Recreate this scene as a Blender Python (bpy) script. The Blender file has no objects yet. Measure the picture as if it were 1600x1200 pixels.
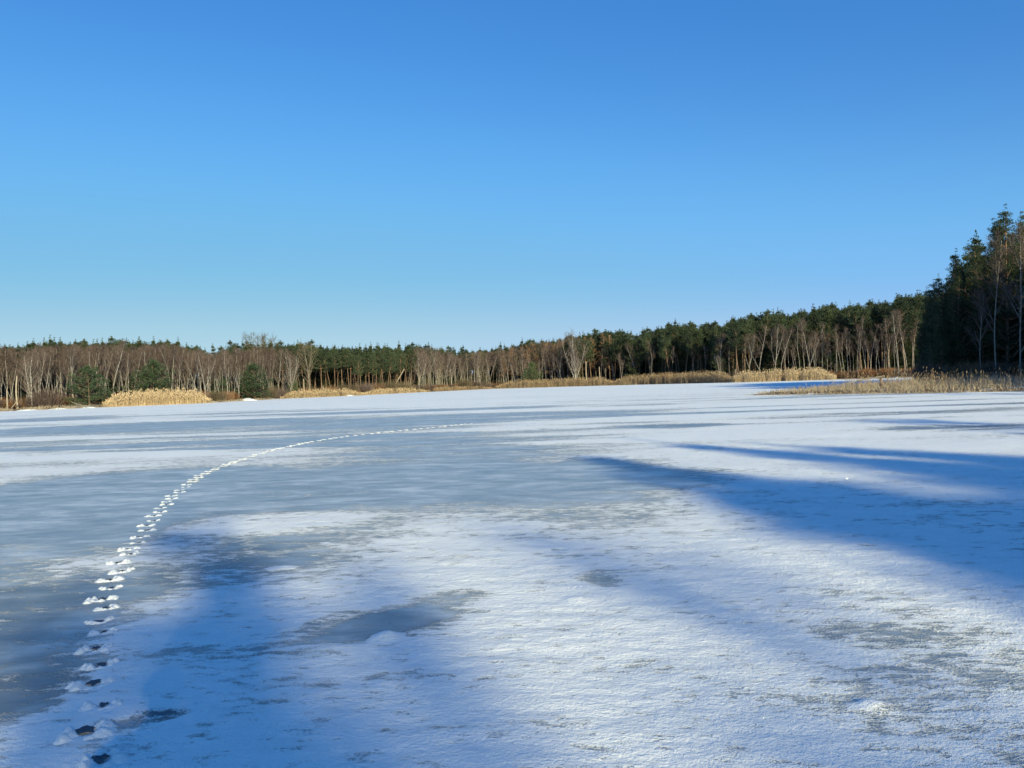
import bpy, math, random
import numpy as np
from mathutils import Matrix, Vector
PI = math.pi
random.seed(7)
RNG = np.random.default_rng(7)
S = bpy.context.scene
COL = S.collection

# ------------------------------------------------------------------ camera, sky, sun, exposure
F = 1200.0; CAMH = 1.6; ROLL = math.radians(1.86)          # focal length in photograph pixels (1600 wide)
cd = bpy.data.cameras.new('camera'); cam = bpy.data.objects.new('camera', cd); COL.objects.link(cam)
cd.sensor_width = 36; cd.lens = 27; cd.clip_start = 0.05; cd.clip_end = 60000
cam.matrix_world = Matrix.Translation((0, 0, CAMH)) @ Matrix.Rotation(PI/2, 4, 'X') @ Matrix.Rotation(-ROLL, 4, 'Z')
S.camera = cam
SUN_AZ = math.radians(24)      # the sun stands behind the viewer, this far to the right of straight back
SUN_EL = math.radians(19)
sun_vec = Vector((math.sin(SUN_AZ)*math.cos(SUN_EL), -math.cos(SUN_AZ)*math.cos(SUN_EL), math.sin(SUN_EL)))
W = bpy.data.worlds.new('World'); S.world = W; W.use_nodes = True
nt = W.node_tree; nt.nodes.clear()
sky = nt.nodes.new('ShaderNodeTexSky'); sky.sky_type = 'NISHITA'; sky.sun_disc = False
sky.sun_elevation = SUN_EL; sky.sun_rotation = PI - SUN_AZ
sky.air_density = 1.0; sky.dust_density = 0.15; sky.ozone_density = 3.0; sky.altitude = 200
gm = nt.nodes.new('ShaderNodeHueSaturation'); gm.inputs['Saturation'].default_value = 1.22; gm.inputs['Hue'].default_value = 0.5
bg = nt.nodes.new('ShaderNodeBackground'); bg.inputs['Strength'].default_value = 0.125
wo = nt.nodes.new('ShaderNodeOutputWorld')
SKYK = 0.125
pre = nt.nodes.new('ShaderNodeVectorMath'); pre.operation = 'SCALE'; pre.inputs['Scale'].default_value = SKYK
post = nt.nodes.new('ShaderNodeVectorMath'); post.operation = 'SCALE'; post.inputs['Scale'].default_value = 1/SKYK
cv = nt.nodes.new('ShaderNodeRGBCurve')     # the deep winter-sky blue of the photograph, for camera and light alike
EXPK = 2**0.4
for ch, pts_ in enumerate([[(0, 0), (.065, .060), (.159, .150), (.35, .24), (.60, .372), (1, .48)], [(0, 0), (.12, .165), (.216, .262), (.413, .457), (.65, .525), (.94, .61), (1, .63)], [(0, 0), (.27, .46), (.479, .690), (.768, .880), (.9, .84), (1, .81)]]):
    c = cv.mapping.curves[ch]
    for i, (a_, b_) in enumerate(pts_):
        if i == 0: c.points[0].location = (0, 0)
        elif i == len(pts_)-1: c.points[-1].location = (a_, b_/EXPK)
        else: c.points.new(a_, b_/EXPK)
cv.mapping.update()
nt.links.new(sky.outputs[0], gm.inputs['Color']); nt.links.new(gm.outputs[0], pre.inputs[0]); nt.links.new(pre.outputs[0], cv.inputs['Color']); nt.links.new(cv.outputs[0], post.inputs[0]); nt.links.new(post.outputs[0], bg.inputs[0]); nt.links.new(bg.outputs[0], wo.inputs[0])
sl = bpy.data.lights.new('sun', 'SUN'); sl.energy = 5.0; sl.angle = math.radians(0.55); sl.color = (1.0, 0.88, 0.53)
so = bpy.data.objects.new('sun', sl); COL.objects.link(so); so.rotation_euler = sun_vec.to_track_quat('Z', 'Y').to_euler()
so.location = (20, -50, 30)
S.view_settings.view_transform = 'Standard'; S.view_settings.look = 'None'
S.view_settings.exposure = 0.4; S.view_settings.gamma = 1.0; S.view_settings.use_curve_mapping = False
S.cycles.max_bounces = 6; S.cycles.transparent_max_bounces = 8

# ------------------------------------------------------------------ helpers
def G(u, v):
    """ground point seen at photograph pixel (u, v)"""
    a = (u-800)/F; b = -(v-600)/F
    dx = a*math.cos(ROLL)+b*math.sin(ROLL); dz = -a*math.sin(ROLL)+b*math.cos(ROLL)
    t = CAMH/(-dz)
    return dx*t, t
def PX(u, d):   # bearing of column u, at depth d
    return d*(u-800)/F/math.cos(ROLL)
def horizon(u): return 600-(u-800)*math.tan(ROLL)
def height_for(u, vtop, d):     # real height of something whose top is seen at row vtop
    return (horizon(u)-vtop)/F*d/math.cos(ROLL)+CAMH
def tag(o, label=None, cat=None, group=None, kind=None):
    if label: o['label'] = label
    if cat: o['category'] = cat
    if group: o['group'] = group
    if kind: o['kind'] = kind
    return o
def empty(name, loc=(0, 0, 0), rz=0, sc=1):
    o = bpy.data.objects.new(name, None); COL.objects.link(o)
    o.location = loc; o.rotation_euler = (0, 0, rz); o.scale = (sc, sc, sc) if not hasattr(sc, '__len__') else sc
    o.empty_display_size = 0.3
    return o

class MB:
    """collects geometry; material index per face"""
    def __init__(s): s.v = []; s.f = []; s.m = []; s.n = 0
    def add(s, v, f, m=0):
        v = np.asarray(v, float).reshape(-1, 3)
        for q in f: s.f.append([i+s.n for i in q]); s.m.append(m)
        s.v.append(v); s.n += len(v)
    def tube(s, pts, rad, n=5, m=0, cap=True):
        pts = [np.asarray(p, float) for p in pts]; k = len(pts); vs = []
        ref = np.array([0.31, 0.95, 0.07])
        for i, p in enumerate(pts):
            t = pts[min(i+1, k-1)]-pts[max(i-1, 0)]; t = t/(np.linalg.norm(t)+1e-9)
            a = np.cross(t, ref); a /= np.linalg.norm(a)+1e-9; b = np.cross(t, a)
            for j in range(n):
                g = 2*PI*j/n; vs.append(p+rad[i]*(math.cos(g)*a+math.sin(g)*b))
        f = []
        for i in range(k-1):
            for j in range(n):
                f.append((i*n+j, i*n+(j+1) % n, (i+1)*n+(j+1) % n, (i+1)*n+j))
        if cap: f.append(tuple(range(n))[::-1]); f.append(tuple((k-1)*n+j for j in range(n)))
        s.add(vs, f, m)
    def slivers(s, P0, P1, w, m=0):
        """many tapering thin twigs/needles as triangles, arrays (n,3)"""
        P0 = np.asarray(P0, float); P1 = np.asarray(P1, float); n = len(P0)
        if n == 0: return
        d = P1-P0; r = RNG.normal(size=(n, 3)); c = np.cross(d, r); c /= np.linalg.norm(c, axis=1)[:, None]+1e-9
        w = np.broadcast_to(np.asarray(w, float), (n,))[:, None]
        v = np.empty((n, 3, 3)); v[:, 0] = P0-c*w/2; v[:, 1] = P0+c*w/2; v[:, 2] = P1
        base = s.n; s.v.append(v.reshape(-1, 3)); s.n += 3*n
        idx = np.arange(3*n).reshape(n, 3)+base
        s.f.extend(idx.tolist()); s.m.extend([m]*n)
    def quads(s, P0, P1, w, m=0):
        P0 = np.asarray(P0, float); P1 = np.asarray(P1, float); n = len(P0)
        d = P1-P0; r = RNG.normal(size=(n, 3)); c = np.cross(d, r); c /= np.linalg.norm(c, axis=1)[:, None]+1e-9
        w = np.broadcast_to(np.asarray(w, float), (n,))[:, None]
        v = np.empty((n, 4, 3)); v[:, 0] = P0; v[:, 1] = (P0+P1)/2+c*w/2; v[:, 2] = P1; v[:, 3] = (P0+P1)/2-c*w/2
        base = s.n; s.v.append(v.reshape(-1, 3)); s.n += 4*n
        s.f.extend((np.arange(4*n).reshape(n, 4)+base).tolist()); s.m.extend([m]*n)
    def mesh(s, name, mats, smooth=False):
        me = bpy.data.meshes.new(name)
        V = np.concatenate(s.v); me.from_pydata(V.tolist(), [], s.f)
        for m in mats: me.materials.append(m)
        me.polygons.foreach_set('material_index', s.m)
        if smooth: me.polygons.foreach_set('use_smooth', [True]*len(s.f))
        me.update(); return me
def obj(name, me, parent=None, loc=(0, 0, 0), rz=0, sc=1):
    o = bpy.data.objects.new(name, me); COL.objects.link(o); o.parent = parent
    o.location = loc; o.rotation_euler = (0, 0, rz); o.scale = (sc, sc, sc) if not hasattr(sc, '__len__') else sc
    return o

# lattice value noise ---------------------------------------------------------
_T = np.random.default_rng(11).random((256, 256))
def vnoise(x, y):
    xi = np.floor(x).astype(int); yi = np.floor(y).astype(int); fx = x-xi; fy = y-yi
    fx = fx*fx*(3-2*fx); fy = fy*fy*(3-2*fy)
    a = _T[xi & 255, yi & 255]; b = _T[(xi+1) & 255, yi & 255]; c = _T[xi & 255, (yi+1) & 255]; d = _T[(xi+1) & 255, (yi+1) & 255]
    return (a*(1-fx)+b*fx)*(1-fy)+(c*(1-fx)+d*fx)*fy
def fbm(x, y, o=4, g=0.5):
    s = 0; a = 1; t = 0
    for i in range(o):
        c, sn = math.cos(0.6*i+.3), math.sin(0.6*i+.3)
        s = s+a*vnoise(x*c-y*sn+17.3*i, x*sn+y*c+9.1*i); t += a; a *= g; x = x*2.03; y = y*2.03
    return s/t
def sstep(a, b, x):
    t = np.clip((x-a)/(b-a), 0, 1); return t*t*(3-2*t)

# ------------------------------------------------------------------ materials
def mat(name, rough=0.9, spec=0.25):
    m = bpy.data.materials.new(name); m.use_nodes = True; n = m.node_tree
    p = n.nodes['Principled BSDF']; p.inputs['Roughness'].default_value = rough; p.inputs['Specular IOR Level'].default_value = spec
    return m, n, p
def N(n, t, **kw):
    x = n.nodes.new(t)
    for k, v in kw.items():
        if k in x.inputs: x.inputs[k].default_value = v
        else: setattr(x, k, v)
    return x
def ramp(n, fac, stops):
    r = n.nodes.new('ShaderNodeValToRGB'); e = r.color_ramp.elements
    while len(e) < len(stops): e.new(0.5)
    for i, (p, c) in enumerate(stops): e[i].position = p; e[i].color = (*c, 1)
    n.links.new(fac, r.inputs[0]); return r.outputs[0]
def vary_mat(name, c1, c2, scale=1.2, rough=0.9, spec=0.2, trans=0.0):
    """colour varying from clump to clump and from tree to tree"""
    m, n, p = mat(name, rough, spec)
    tc = N(n, 'ShaderNodeTexCoord'); no = N(n, 'ShaderNodeTexNoise', Scale=scale, Detail=3.0)
    n.links.new(tc.outputs['Object'], no.inputs['Vector'])
    oi = N(n, 'ShaderNodeObjectInfo'); mx = N(n, 'ShaderNodeMath', operation='ADD'); 
    ml = N(n, 'ShaderNodeMath', operation='MULTIPLY_ADD'); ml.inputs[1].default_value = 0.5; ml.inputs[2].default_value = -0.25
    n.links.new(oi.outputs['Random'], ml.inputs[0]); n.links.new(ml.outputs[0], mx.inputs[0]); n.links.new(no.outputs[0], mx.inputs[1])
    c = ramp(n, mx.outputs[0], [(0.25, c1), (0.75, c2)])
    n.links.new(c, p.inputs['Base Color'])
    if trans: 
        p.inputs['Transmission Weight'].default_value = 0
    return m
def bark_birch():
    m, n, p = mat('birch_bark', 0.75, 0.2)
    tc = N(n, 'ShaderNodeTexCoord'); mp = N(n, 'ShaderNodeMapping'); mp.inputs['Scale'].default_value = (3, 3, 9)
    n.links.new(tc.outputs['Object'], mp.inputs[0])
    no = N(n, 'ShaderNodeTexNoise', Scale=1.0, Detail=4.0); n.links.new(mp.outputs[0], no.inputs['Vector'])
    no2 = N(n, 'ShaderNodeTexNoise', Scale=0.7, Detail=2.0); n.links.new(tc.outputs['Object'], no2.inputs['Vector'])
    sx = N(n, 'ShaderNodeSeparateXYZ'); n.links.new(tc.outputs['Object'], sx.inputs[0])
    hz = N(n, 'ShaderNodeMapRange'); hz.inputs[1].default_value = 0.0; hz.inputs[2].default_value = 2.2; hz.inputs[3].default_value = -0.22; hz.inputs[4].default_value = 0.04
    n.links.new(sx.outputs[2], hz.inputs[0])
    ad = N(n, 'ShaderNodeMath', operation='ADD'); n.links.new(no.outputs[0], ad.inputs[0]); n.links.new(hz.outputs[0], ad.inputs[1])
    c = ramp(n, ad.outputs[0], [(0.34, (0.09, 0.08, 0.07)), (0.48, (0.24, 0.22, 0.20)), (0.66, (0.50, 0.48, 0.45))])
    n.links.new(c, p.inputs['Base Color']); return m
def bark_pine():
    m, n, p = mat('pine_bark', 0.85, 0.2)
    tc = N(n, 'ShaderNodeTexCoord'); no = N(n, 'ShaderNodeTexNoise', Scale=2.5, Detail=5.0); n.links.new(tc.outputs['Object'], no.inputs['Vector'])
    sx = N(n, 'ShaderNodeSeparateXYZ'); n.links.new(tc.outputs['Object'], sx.inputs[0])
    hz = N(n, 'ShaderNodeMapRange'); hz.inputs[1].default_value = 1.0; hz.inputs[2].default_value = 8.0
    n.links.new(sx.outputs[2], hz.inputs[0])
    lo = ramp(n, no.outputs[0], [(0.35, (0.10, 0.07, 0.055)), (0.65, (0.24, 0.18, 0.14))])
    hi = ramp(n, no.outputs[0], [(0.35, (0.16, 0.10, 0.07)), (0.65, (0.28, 0.19, 0.13))])
    mx = N(n, 'ShaderNodeMix', data_type='RGBA'); n.links.new(hz.outputs[0], mx.inputs[0]); n.links.new(lo, mx.inputs[6]); n.links.new(hi, mx.inputs[7])
    n.links.new(mx.outputs[2], p.inputs['Base Color']); return m
M = dict(
    birch=bark_birch(), pine=bark_pine(),
    limb=vary_mat('birch_limb_bark', (0.14, 0.12, 0.108), (0.30, 0.27, 0.245), 1.5),
    twig=vary_mat('reddish_twigs', (0.078, 0.058, 0.052), (0.155, 0.118, 0.104), 0.5),
    twig2=vary_mat('olive_brown_twigs', (0.10, 0.082, 0.052), (0.20, 0.165, 0.11), 0.5),
    grey=vary_mat('grey_bark', (0.14, 0.125, 0.105), (0.32, 0.29, 0.25), 1.5),
    needle=vary_mat('pine_needles', (0.022, 0.038, 0.021), (0.060, 0.084, 0.044), 0.45, 0.7),
    needle2=vary_mat('young_pine_needles', (0.035, 0.062, 0.034), (0.085, 0.125, 0.06), 0.6, 0.7),
    spruce=vary_mat('spruce_needles', (0.022, 0.040, 0.020), (0.06, 0.085, 0.04), 0.6, 0.7),
    larch=vary_mat('larch_twigs', (0.24, 0.13, 0.07), (0.38, 0.23, 0.13), 0.5),
    leaf=vary_mat('dead_beech_leaves', (0.24, 0.11, 0.05), (0.40, 0.20, 0.09), 1.5),
    reed=vary_mat('dry_reed', (0.27, 0.20, 0.125), (0.49, 0.38, 0.24), 0.6, 0.8),
    sedge=vary_mat('dry_sedge', (0.20, 0.165, 0.115), (0.44, 0.375, 0.28), 0.8, 0.8),
    deadwood=vary_mat('dead_wood', (0.24, 0.20, 0.15), (0.46, 0.40, 0.31), 2.0),
    scrub=vary_mat('brown_scrub', (0.12, 0.075, 0.045), (0.28, 0.17, 0.10), 0.6),
)

def snow_material(name):
    m, n, p = mat(name, 0.6, 0.3)
    L = n.links.new
    tc = N(n, 'ShaderNodeTexCoord'); at = N(n, 'ShaderNodeAttribute', attribute_name='cover')
    def noise(sc, det, mapscale=(1, 1, 1), rot=0.0, rough=0.55, dist=0.0):
        mp = N(n, 'ShaderNodeMapping'); mp.inputs['Scale'].default_value = mapscale; mp.inputs['Rotation'].default_value = (0, 0, rot)
        g = N(n, 'ShaderNodeNewGeometry'); L(g.outputs['Position'], mp.inputs[0])
        x = N(n, 'ShaderNodeTexNoise', Scale=sc, Detail=det, Roughness=rough, Distortion=dist); L(mp.outputs[0], x.inputs['Vector']); return x.outputs[0]
    def math_(op, a, b=None, c=None):
        x = N(n, 'ShaderNodeMath', operation=op)
        for i, q in enumerate((a, b, c)):
            if q is None: continue
            if isinstance(q, (int, float)): x.inputs[i].default_value = q
            else: L(q, x.inputs[i])
        return x.outputs[0]
    n1 = noise(1.6, 6, (0.45, 1.3, 1), 0.22, 0.6, 0.4)       # wind-blown patches, longer across the wind
    n2 = noise(14, 5, (0.5, 1.2, 1), 0.25, 0.65)
    n3 = noise(70, 3, (1, 1, 1))
    s = math_('ADD', at.outputs['Fac'], math_('MULTIPLY_ADD', n1, 1.1, -0.55))
    s = math_('ADD', s, math_('MULTIPLY_ADD', n2, 1.7, -0.85))
    n4 = noise(5, 4, (0.75, 1.2, 1), 0.2, 0.65)
    s = math_('ADD', s, math_('MULTIPLY_ADD', n4, 1.15, -0.575))
    s = math_('ADD', s, math_('MULTIPLY_ADD', n3, 0.8, -0.4))
    mr = N(n, 'ShaderNodeMapRange', interpolation_type='SMOOTHSTEP'); mr.inputs[1].default_value = 0.28; mr.inputs[2].default_value = 0.70
    L(s, mr.inputs[0]); mask = mr.outputs[0]
    dust = noise(3.0, 6, (0.5, 1.2, 1), 0.3, 0.7)
    dust = math_('ADD', math_('MULTIPLY', dust, .55), math_('MULTIPLY', noise(0.9, 7, (0.55, 1.3, 1), 0.2, 0.72, 0.6), .45))
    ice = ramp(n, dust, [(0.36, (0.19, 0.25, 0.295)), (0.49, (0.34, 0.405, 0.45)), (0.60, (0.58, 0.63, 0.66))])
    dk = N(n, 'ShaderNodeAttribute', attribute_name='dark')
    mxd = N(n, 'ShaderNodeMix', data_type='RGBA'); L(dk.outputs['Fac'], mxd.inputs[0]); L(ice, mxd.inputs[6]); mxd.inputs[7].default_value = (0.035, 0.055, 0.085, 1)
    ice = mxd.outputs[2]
    vs = noise(5, 4, (0.7, 1.2, 1), 0.3)
    snow = ramp(n, vs, [(0.3, (0.84, 0.89, 0.90)), (0.7, (0.91, 0.95, 0.96))])
    mx = N(n, 'ShaderNodeMix', data_type='RGBA'); L(mask, mx.inputs[0]); L(ice, mx.inputs[6]); L(snow, mx.inputs[7])
    L(mx.outputs[2], p.inputs['Base Color'])
    r = N(n, 'ShaderNodeMapRange'); L(mask, r.inputs[0]); r.inputs[3].default_value = 0.38; r.inputs[4].default_value = 0.75; L(r.outputs[0], p.inputs['Roughness'])
    h = math_('MULTIPLY', mask, 0.006)
    g1 = math_('ADD', math_('MULTIPLY', noise(120, 3, (1, 1, 1), 0.3, 0.7), 0.0065), math_('MULTIPLY', noise(48, 3, (0.8, 1.05, 1), 0.3, 0.7), 0.012))
    g2 = math_('MULTIPLY', noise(22, 4, (0.7, 1.1, 1), 0.3, 0.65), 0.016)
    g3 = math_('MULTIPLY', noise(7, 3, (0.6, 1.1, 1), 0.3, 0.6), 0.014)
    gg = math_('ADD', g1, math_('ADD', g2, g3)); k = math_('MULTIPLY_ADD', mask, 0.96, 0.04)
    h = math_('ADD', h, math_('MULTIPLY', gg, k))
    b = N(n, 'ShaderNodeBump'); b.inputs['Strength'].default_value = 0.8; b.inputs['Distance'].default_value = 1.0
    L(h, b.inputs['Height']); L(b.outputs[0], p.inputs['Normal'])
    return m
M['snow'] = snow_material('wind_blown_snow_on_ice')
def land_material():
    m, n, p = mat('leaf_litter_and_snow', 0.95, 0.1)
    g = N(n, 'ShaderNodeNewGeometry')
    a = N(n, 'ShaderNodeTexNoise', Scale=0.5, Detail=6.0); b = N(n, 'ShaderNodeTexNoise', Scale=0.18, Detail=4.0, Roughness=0.7)
    n.links.new(g.outputs['Position'], a.inputs['Vector']); n.links.new(g.outputs['Position'], b.inputs['Vector'])
    c = ramp(n, a.outputs[0], [(0.3, (0.10, 0.065, 0.04)), (0.7, (0.24, 0.17, 0.10))])
    s = ramp(n, b.outputs[0], [(0.55, (0, 0, 0)), (0.62, (1, 1, 1))])
    mx = N(n, 'ShaderNodeMix', data_type='RGBA'); n.links.new(s, mx.inputs[0]); n.links.new(c, mx.inputs[6]); mx.inputs[7].default_value = (0.8, 0.81, 0.84, 1)
    n.links.new(mx.outputs[2], p.inputs['Base Color']); return m
M['land'] = land_material()

# ------------------------------------------------------------------ shoreline
SH_U = [-200, 0, 80, 160, 325, 440, 560, 655, 770, 880, 1000, 1150, 1300, 1420]
SH_D = [100, 113, 117, 122, 134, 168, 188, 231, 292, 280, 258, 215, 205, 190]
def shoreD(u): return float(np.interp(u, SH_U, SH_D))
lake = [(PX(u, d), d) for u, d in zip(SH_U, SH_D)]
lake += [(88, 160), (66, 110), (50, 92), (40, 78), (27, 70), (19.8, 65), (19.5, 63.5), (24, 59.5), (28, 55.5), (33.5, 51), (42, 45), (50, 30), (50, 8), (38, -10), (24, -18), (0, -24), (-40, -26), (-90, 0), (-110, 60)]
LK = np.array(lake)
def lake_sd(x, y):
    """signed distance to the lake outline, positive on land"""
    x = np.asarray(x, float); y = np.asarray(y, float); d = np.full(x.shape, 1e18); ins = np.zeros(x.shape, bool)
    n = len(LK)
    for i in range(n):
        ax, ay = LK[i]; bx, by = LK[(i+1) % n]; ex, ey = bx-ax, by-ay
        t = np.clip(((x-ax)*ex+(y-ay)*ey)/(ex*ex+ey*ey), 0, 1)
        d = np.minimum(d, (x-ax-t*ex)**2+(y-ay-t*ey)**2)
        c = ((ay <= y) != (by <= y)) & (x < (bx-ax)*(y-ay)/(by-ay+1e-12)+ax); ins ^= c
    d = np.sqrt(d); return np.where(ins, -d, d)
def land_z(x, y):
    x = np.asarray(x, float); y = np.asarray(y, float)
    sd = lake_sd(x, y)+1.2*(fbm(x*0.25, y*0.25, 3)-0.5)*2
    z = -0.5+0.72*sstep(-1.2, 1.6, sd)+0.9*sstep(4, 60, sd)+7*sstep(25, 150, sd)*sstep(60, 130, y)+0.12*(fbm(x*0.7+5, y*0.7, 3)-0.5)*sstep(0, 2, sd)
    return z
def grid_mesh(name, xs, ys, zf, m, keep=None, smooth=True, extra=None):
    X, Y = np.meshgrid(xs, ys); Z = zf(X.ravel(), Y.ravel()); nx, ny = len(xs), len(ys)
    V = np.stack([X.ravel(), Y.ravel(), Z], 1)
    i = np.arange(nx*ny).reshape(ny, nx)
    Q = np.stack([i[:-1, :-1], i[:-1, 1:], i[1:, 1:], i[1:, :-1]], -1).reshape(-1, 4)
    if keep is not None:
        cx = (X[:-1, :-1]+X[1:, 1:])/2; cy = (Y[:-1, :-1]+Y[1:, 1:])/2
        Q = Q[keep(cx, cy).ravel()]
        used = np.zeros(len(V), bool); used[Q] = True; re = np.cumsum(used)-1; V = V[used]; Q = re[Q]
    me = bpy.data.meshes.new(name); me.vertices.add(len(V)); me.vertices.foreach_set('co', V.ravel())
    me.loops.add(4*len(Q)); me.loops.foreach_set('vertex_index', Q.ravel().astype(np.int32))
    me.polygons.add(len(Q)); me.polygons.foreach_set('loop_start', np.arange(0, 4*len(Q), 4, dtype=np.int32))
    me.polygons.foreach_set('loop_total', np.full(len(Q), 4, np.int32))
    me.polygons.foreach_set('use_smooth', np.full(len(Q), smooth))
    me.materials.append(m); me.update(calc_edges=True)
    if extra:
        for k, f in extra.items():
            a = me.attributes.new(k, 'FLOAT', 'POINT'); a.data.foreach_set('value', f(V[:, 0], V[:, 1]).astype(np.float32))
    return me
def lines(segs):
    out = [segs[0][0]]
    for a, b, s0, s1 in segs:
        x = a
        while x < b-0.5*s0:
            t = (x-a)/(b-a); x += s0+(s1-s0)*t; out.append(min(x, b))
    return np.unique(np.round(np.array(out), 4))

# ------------------------------------------------------------------ snow cover layout (world space ellipses of bare ice)
ICE = []
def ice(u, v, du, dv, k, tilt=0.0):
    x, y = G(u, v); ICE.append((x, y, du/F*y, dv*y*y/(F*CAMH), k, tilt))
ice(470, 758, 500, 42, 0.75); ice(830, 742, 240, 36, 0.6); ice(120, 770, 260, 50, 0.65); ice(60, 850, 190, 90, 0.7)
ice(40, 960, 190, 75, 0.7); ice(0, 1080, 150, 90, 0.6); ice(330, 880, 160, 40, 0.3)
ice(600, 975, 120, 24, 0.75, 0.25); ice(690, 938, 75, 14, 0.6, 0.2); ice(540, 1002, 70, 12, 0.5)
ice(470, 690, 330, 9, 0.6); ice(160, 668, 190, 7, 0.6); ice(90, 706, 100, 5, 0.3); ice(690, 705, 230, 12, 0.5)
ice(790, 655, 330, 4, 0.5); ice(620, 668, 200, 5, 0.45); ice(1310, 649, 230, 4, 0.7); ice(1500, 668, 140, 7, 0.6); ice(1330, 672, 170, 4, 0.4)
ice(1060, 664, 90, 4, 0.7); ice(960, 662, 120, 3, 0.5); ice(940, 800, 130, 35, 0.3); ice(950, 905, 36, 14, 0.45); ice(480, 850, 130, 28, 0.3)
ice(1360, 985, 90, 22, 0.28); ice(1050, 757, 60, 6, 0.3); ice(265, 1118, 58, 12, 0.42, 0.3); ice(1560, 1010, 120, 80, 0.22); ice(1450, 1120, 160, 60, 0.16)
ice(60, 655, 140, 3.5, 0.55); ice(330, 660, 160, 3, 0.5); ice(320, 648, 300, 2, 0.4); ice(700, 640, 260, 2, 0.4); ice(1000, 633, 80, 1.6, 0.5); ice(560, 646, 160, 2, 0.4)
SNOW = []
def drift(u, v, du, dv, k, h):
    x, y = G(u, v); SNOW.append((x, y, du/F*y, dv*y*y/(F*CAMH), k, h))
drift(605, 996, 24, 9, 0.9, 0.035); drift(270, 705, 330, 9, 0.45, 0.0); drift(900, 938, 28, 7, 0.4, 0.02); drift(440, 888, 22, 4, 0.6, 0.01)
drift(430, 815, 180, 14, 0.35, 0.0); drift(830, 722, 60, 5, 0.3, 0.0); drift(1360, 1105, 40, 12, 0.3, 0.03); drift(120, 795, 120, 6, 0.3, 0.0)
def cover(x, y):
    w1 = fbm(x*0.35+3, y*0.5+7, 4)-0.5; w2 = fbm(x*0.9+30, y*1.4+50, 4)-0.5
    wk = np.clip(y/14, .15, 1); xx = x+(w1*1.6+w2*0.5)*wk; yy = y+(w1*1.0+w2*0.6)*wk
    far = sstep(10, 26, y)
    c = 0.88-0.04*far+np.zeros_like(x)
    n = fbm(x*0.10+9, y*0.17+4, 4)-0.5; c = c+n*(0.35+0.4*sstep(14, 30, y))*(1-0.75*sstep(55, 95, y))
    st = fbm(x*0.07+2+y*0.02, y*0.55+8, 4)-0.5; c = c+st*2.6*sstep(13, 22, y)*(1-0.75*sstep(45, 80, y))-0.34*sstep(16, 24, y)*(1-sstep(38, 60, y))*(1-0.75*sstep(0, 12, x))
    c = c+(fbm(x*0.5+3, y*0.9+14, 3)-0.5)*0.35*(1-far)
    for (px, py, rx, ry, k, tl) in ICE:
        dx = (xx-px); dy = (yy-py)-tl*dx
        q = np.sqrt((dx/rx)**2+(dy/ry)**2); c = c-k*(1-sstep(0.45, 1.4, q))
    for (px, py, rx, ry, k, h) in SNOW:
        q = np.sqrt(((x-px)/rx)**2+((y-py)/ry)**2)+w2*0.8; c = c+k*(1-sstep(0.6, 1.2, q))
    return np.clip(c, -0.1, 1.25)
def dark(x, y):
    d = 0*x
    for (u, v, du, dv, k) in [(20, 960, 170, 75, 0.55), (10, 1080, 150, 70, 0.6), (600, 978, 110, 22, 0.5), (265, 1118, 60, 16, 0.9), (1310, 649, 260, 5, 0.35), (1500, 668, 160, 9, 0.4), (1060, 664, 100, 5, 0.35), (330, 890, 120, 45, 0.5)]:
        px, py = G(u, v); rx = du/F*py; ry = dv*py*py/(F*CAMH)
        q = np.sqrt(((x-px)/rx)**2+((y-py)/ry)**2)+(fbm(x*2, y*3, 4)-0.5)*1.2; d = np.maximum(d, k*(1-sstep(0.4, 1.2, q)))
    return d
def snow_z(x, y):
    c = cover(x, y); s = sstep(0.3, 0.9, c); fade = 1-sstep(8, 22, y)
    z = 0.012*s+0.05*(fbm(x*0.5, y*0.7, 3)-0.5)*s
    z = z+fade*s*(0.020*(fbm(x*3+y*0.8, y*6, 3)-0.5)+0.010*(fbm(x*13+y*3, y*22, 3, 0.6)-0.5))
    z = z+0.004*(fbm(x*1.3+9, y*2.2, 2)-0.5)
    for (px, py, rx, ry, k, h) in SNOW:
        if h: q = np.sqrt(((x-px)/rx)**2+((y-py)/ry)**2); z = z+h*(1-sstep(0.0, 1.1, q+0.3*(fbm(x*9, y*9, 2)-0.5)))
    for (fx, fy, fr) in PRINTS:
        near = (np.abs(x-fx) < 0.1) & (np.abs(y-fy) < 0.1)
        if near.any():
            q = np.hypot(x[near]-fx, y[near]-fy)/0.06; z[near] = z[near]-0.012*(1-sstep(0.3, 1.0, q))
    return z

# paw print trail ------------------------------------------------------------
TR = [(150, 1195), (142, 1146), (157, 1097), (150, 1057), (155, 1025), (156, 997), (160, 970), (162, 946), (166, 928), (174, 909), (187, 892), (190, 877), (202, 864), (208, 853), (222, 838), (230, 824), (243, 806), (256, 791), (270, 775), (290, 760), (312, 744), (342, 731), (382, 717), (430, 703), (480, 692), (535, 683), (600, 676), (700, 666), (740, 662)]
tp = np.array([G(u, v) for u, v in TR])
seg = np.r_[0, np.cumsum(np.hypot(*np.diff(tp, axis=0).T))]
PR = []; s_ = 0.0; k_ = 0
while s_ < seg[-1]:
    x = np.interp(s_, seg, tp[:, 0]); y = np.interp(s_, seg, tp[:, 1])
    x2 = np.interp(min(s_+0.2, seg[-1]), seg, tp[:, 0]); y2 = np.interp(min(s_+0.2, seg[-1]), seg, tp[:, 1])
    a = math.atan2(y2-y, x2-x) if s_ < seg[-1]-0.3 else 0
    side = 0.022*(1 if k_ % 2 else -1)
    PR.append((x-math.sin(a)*side, y+math.cos(a)*side, a)); k_ += 1
    s_ += random.uniform(0.31, 0.43)
PRINTS = [(x, y, 0) for x, y, a in PR if y < 14]

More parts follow.
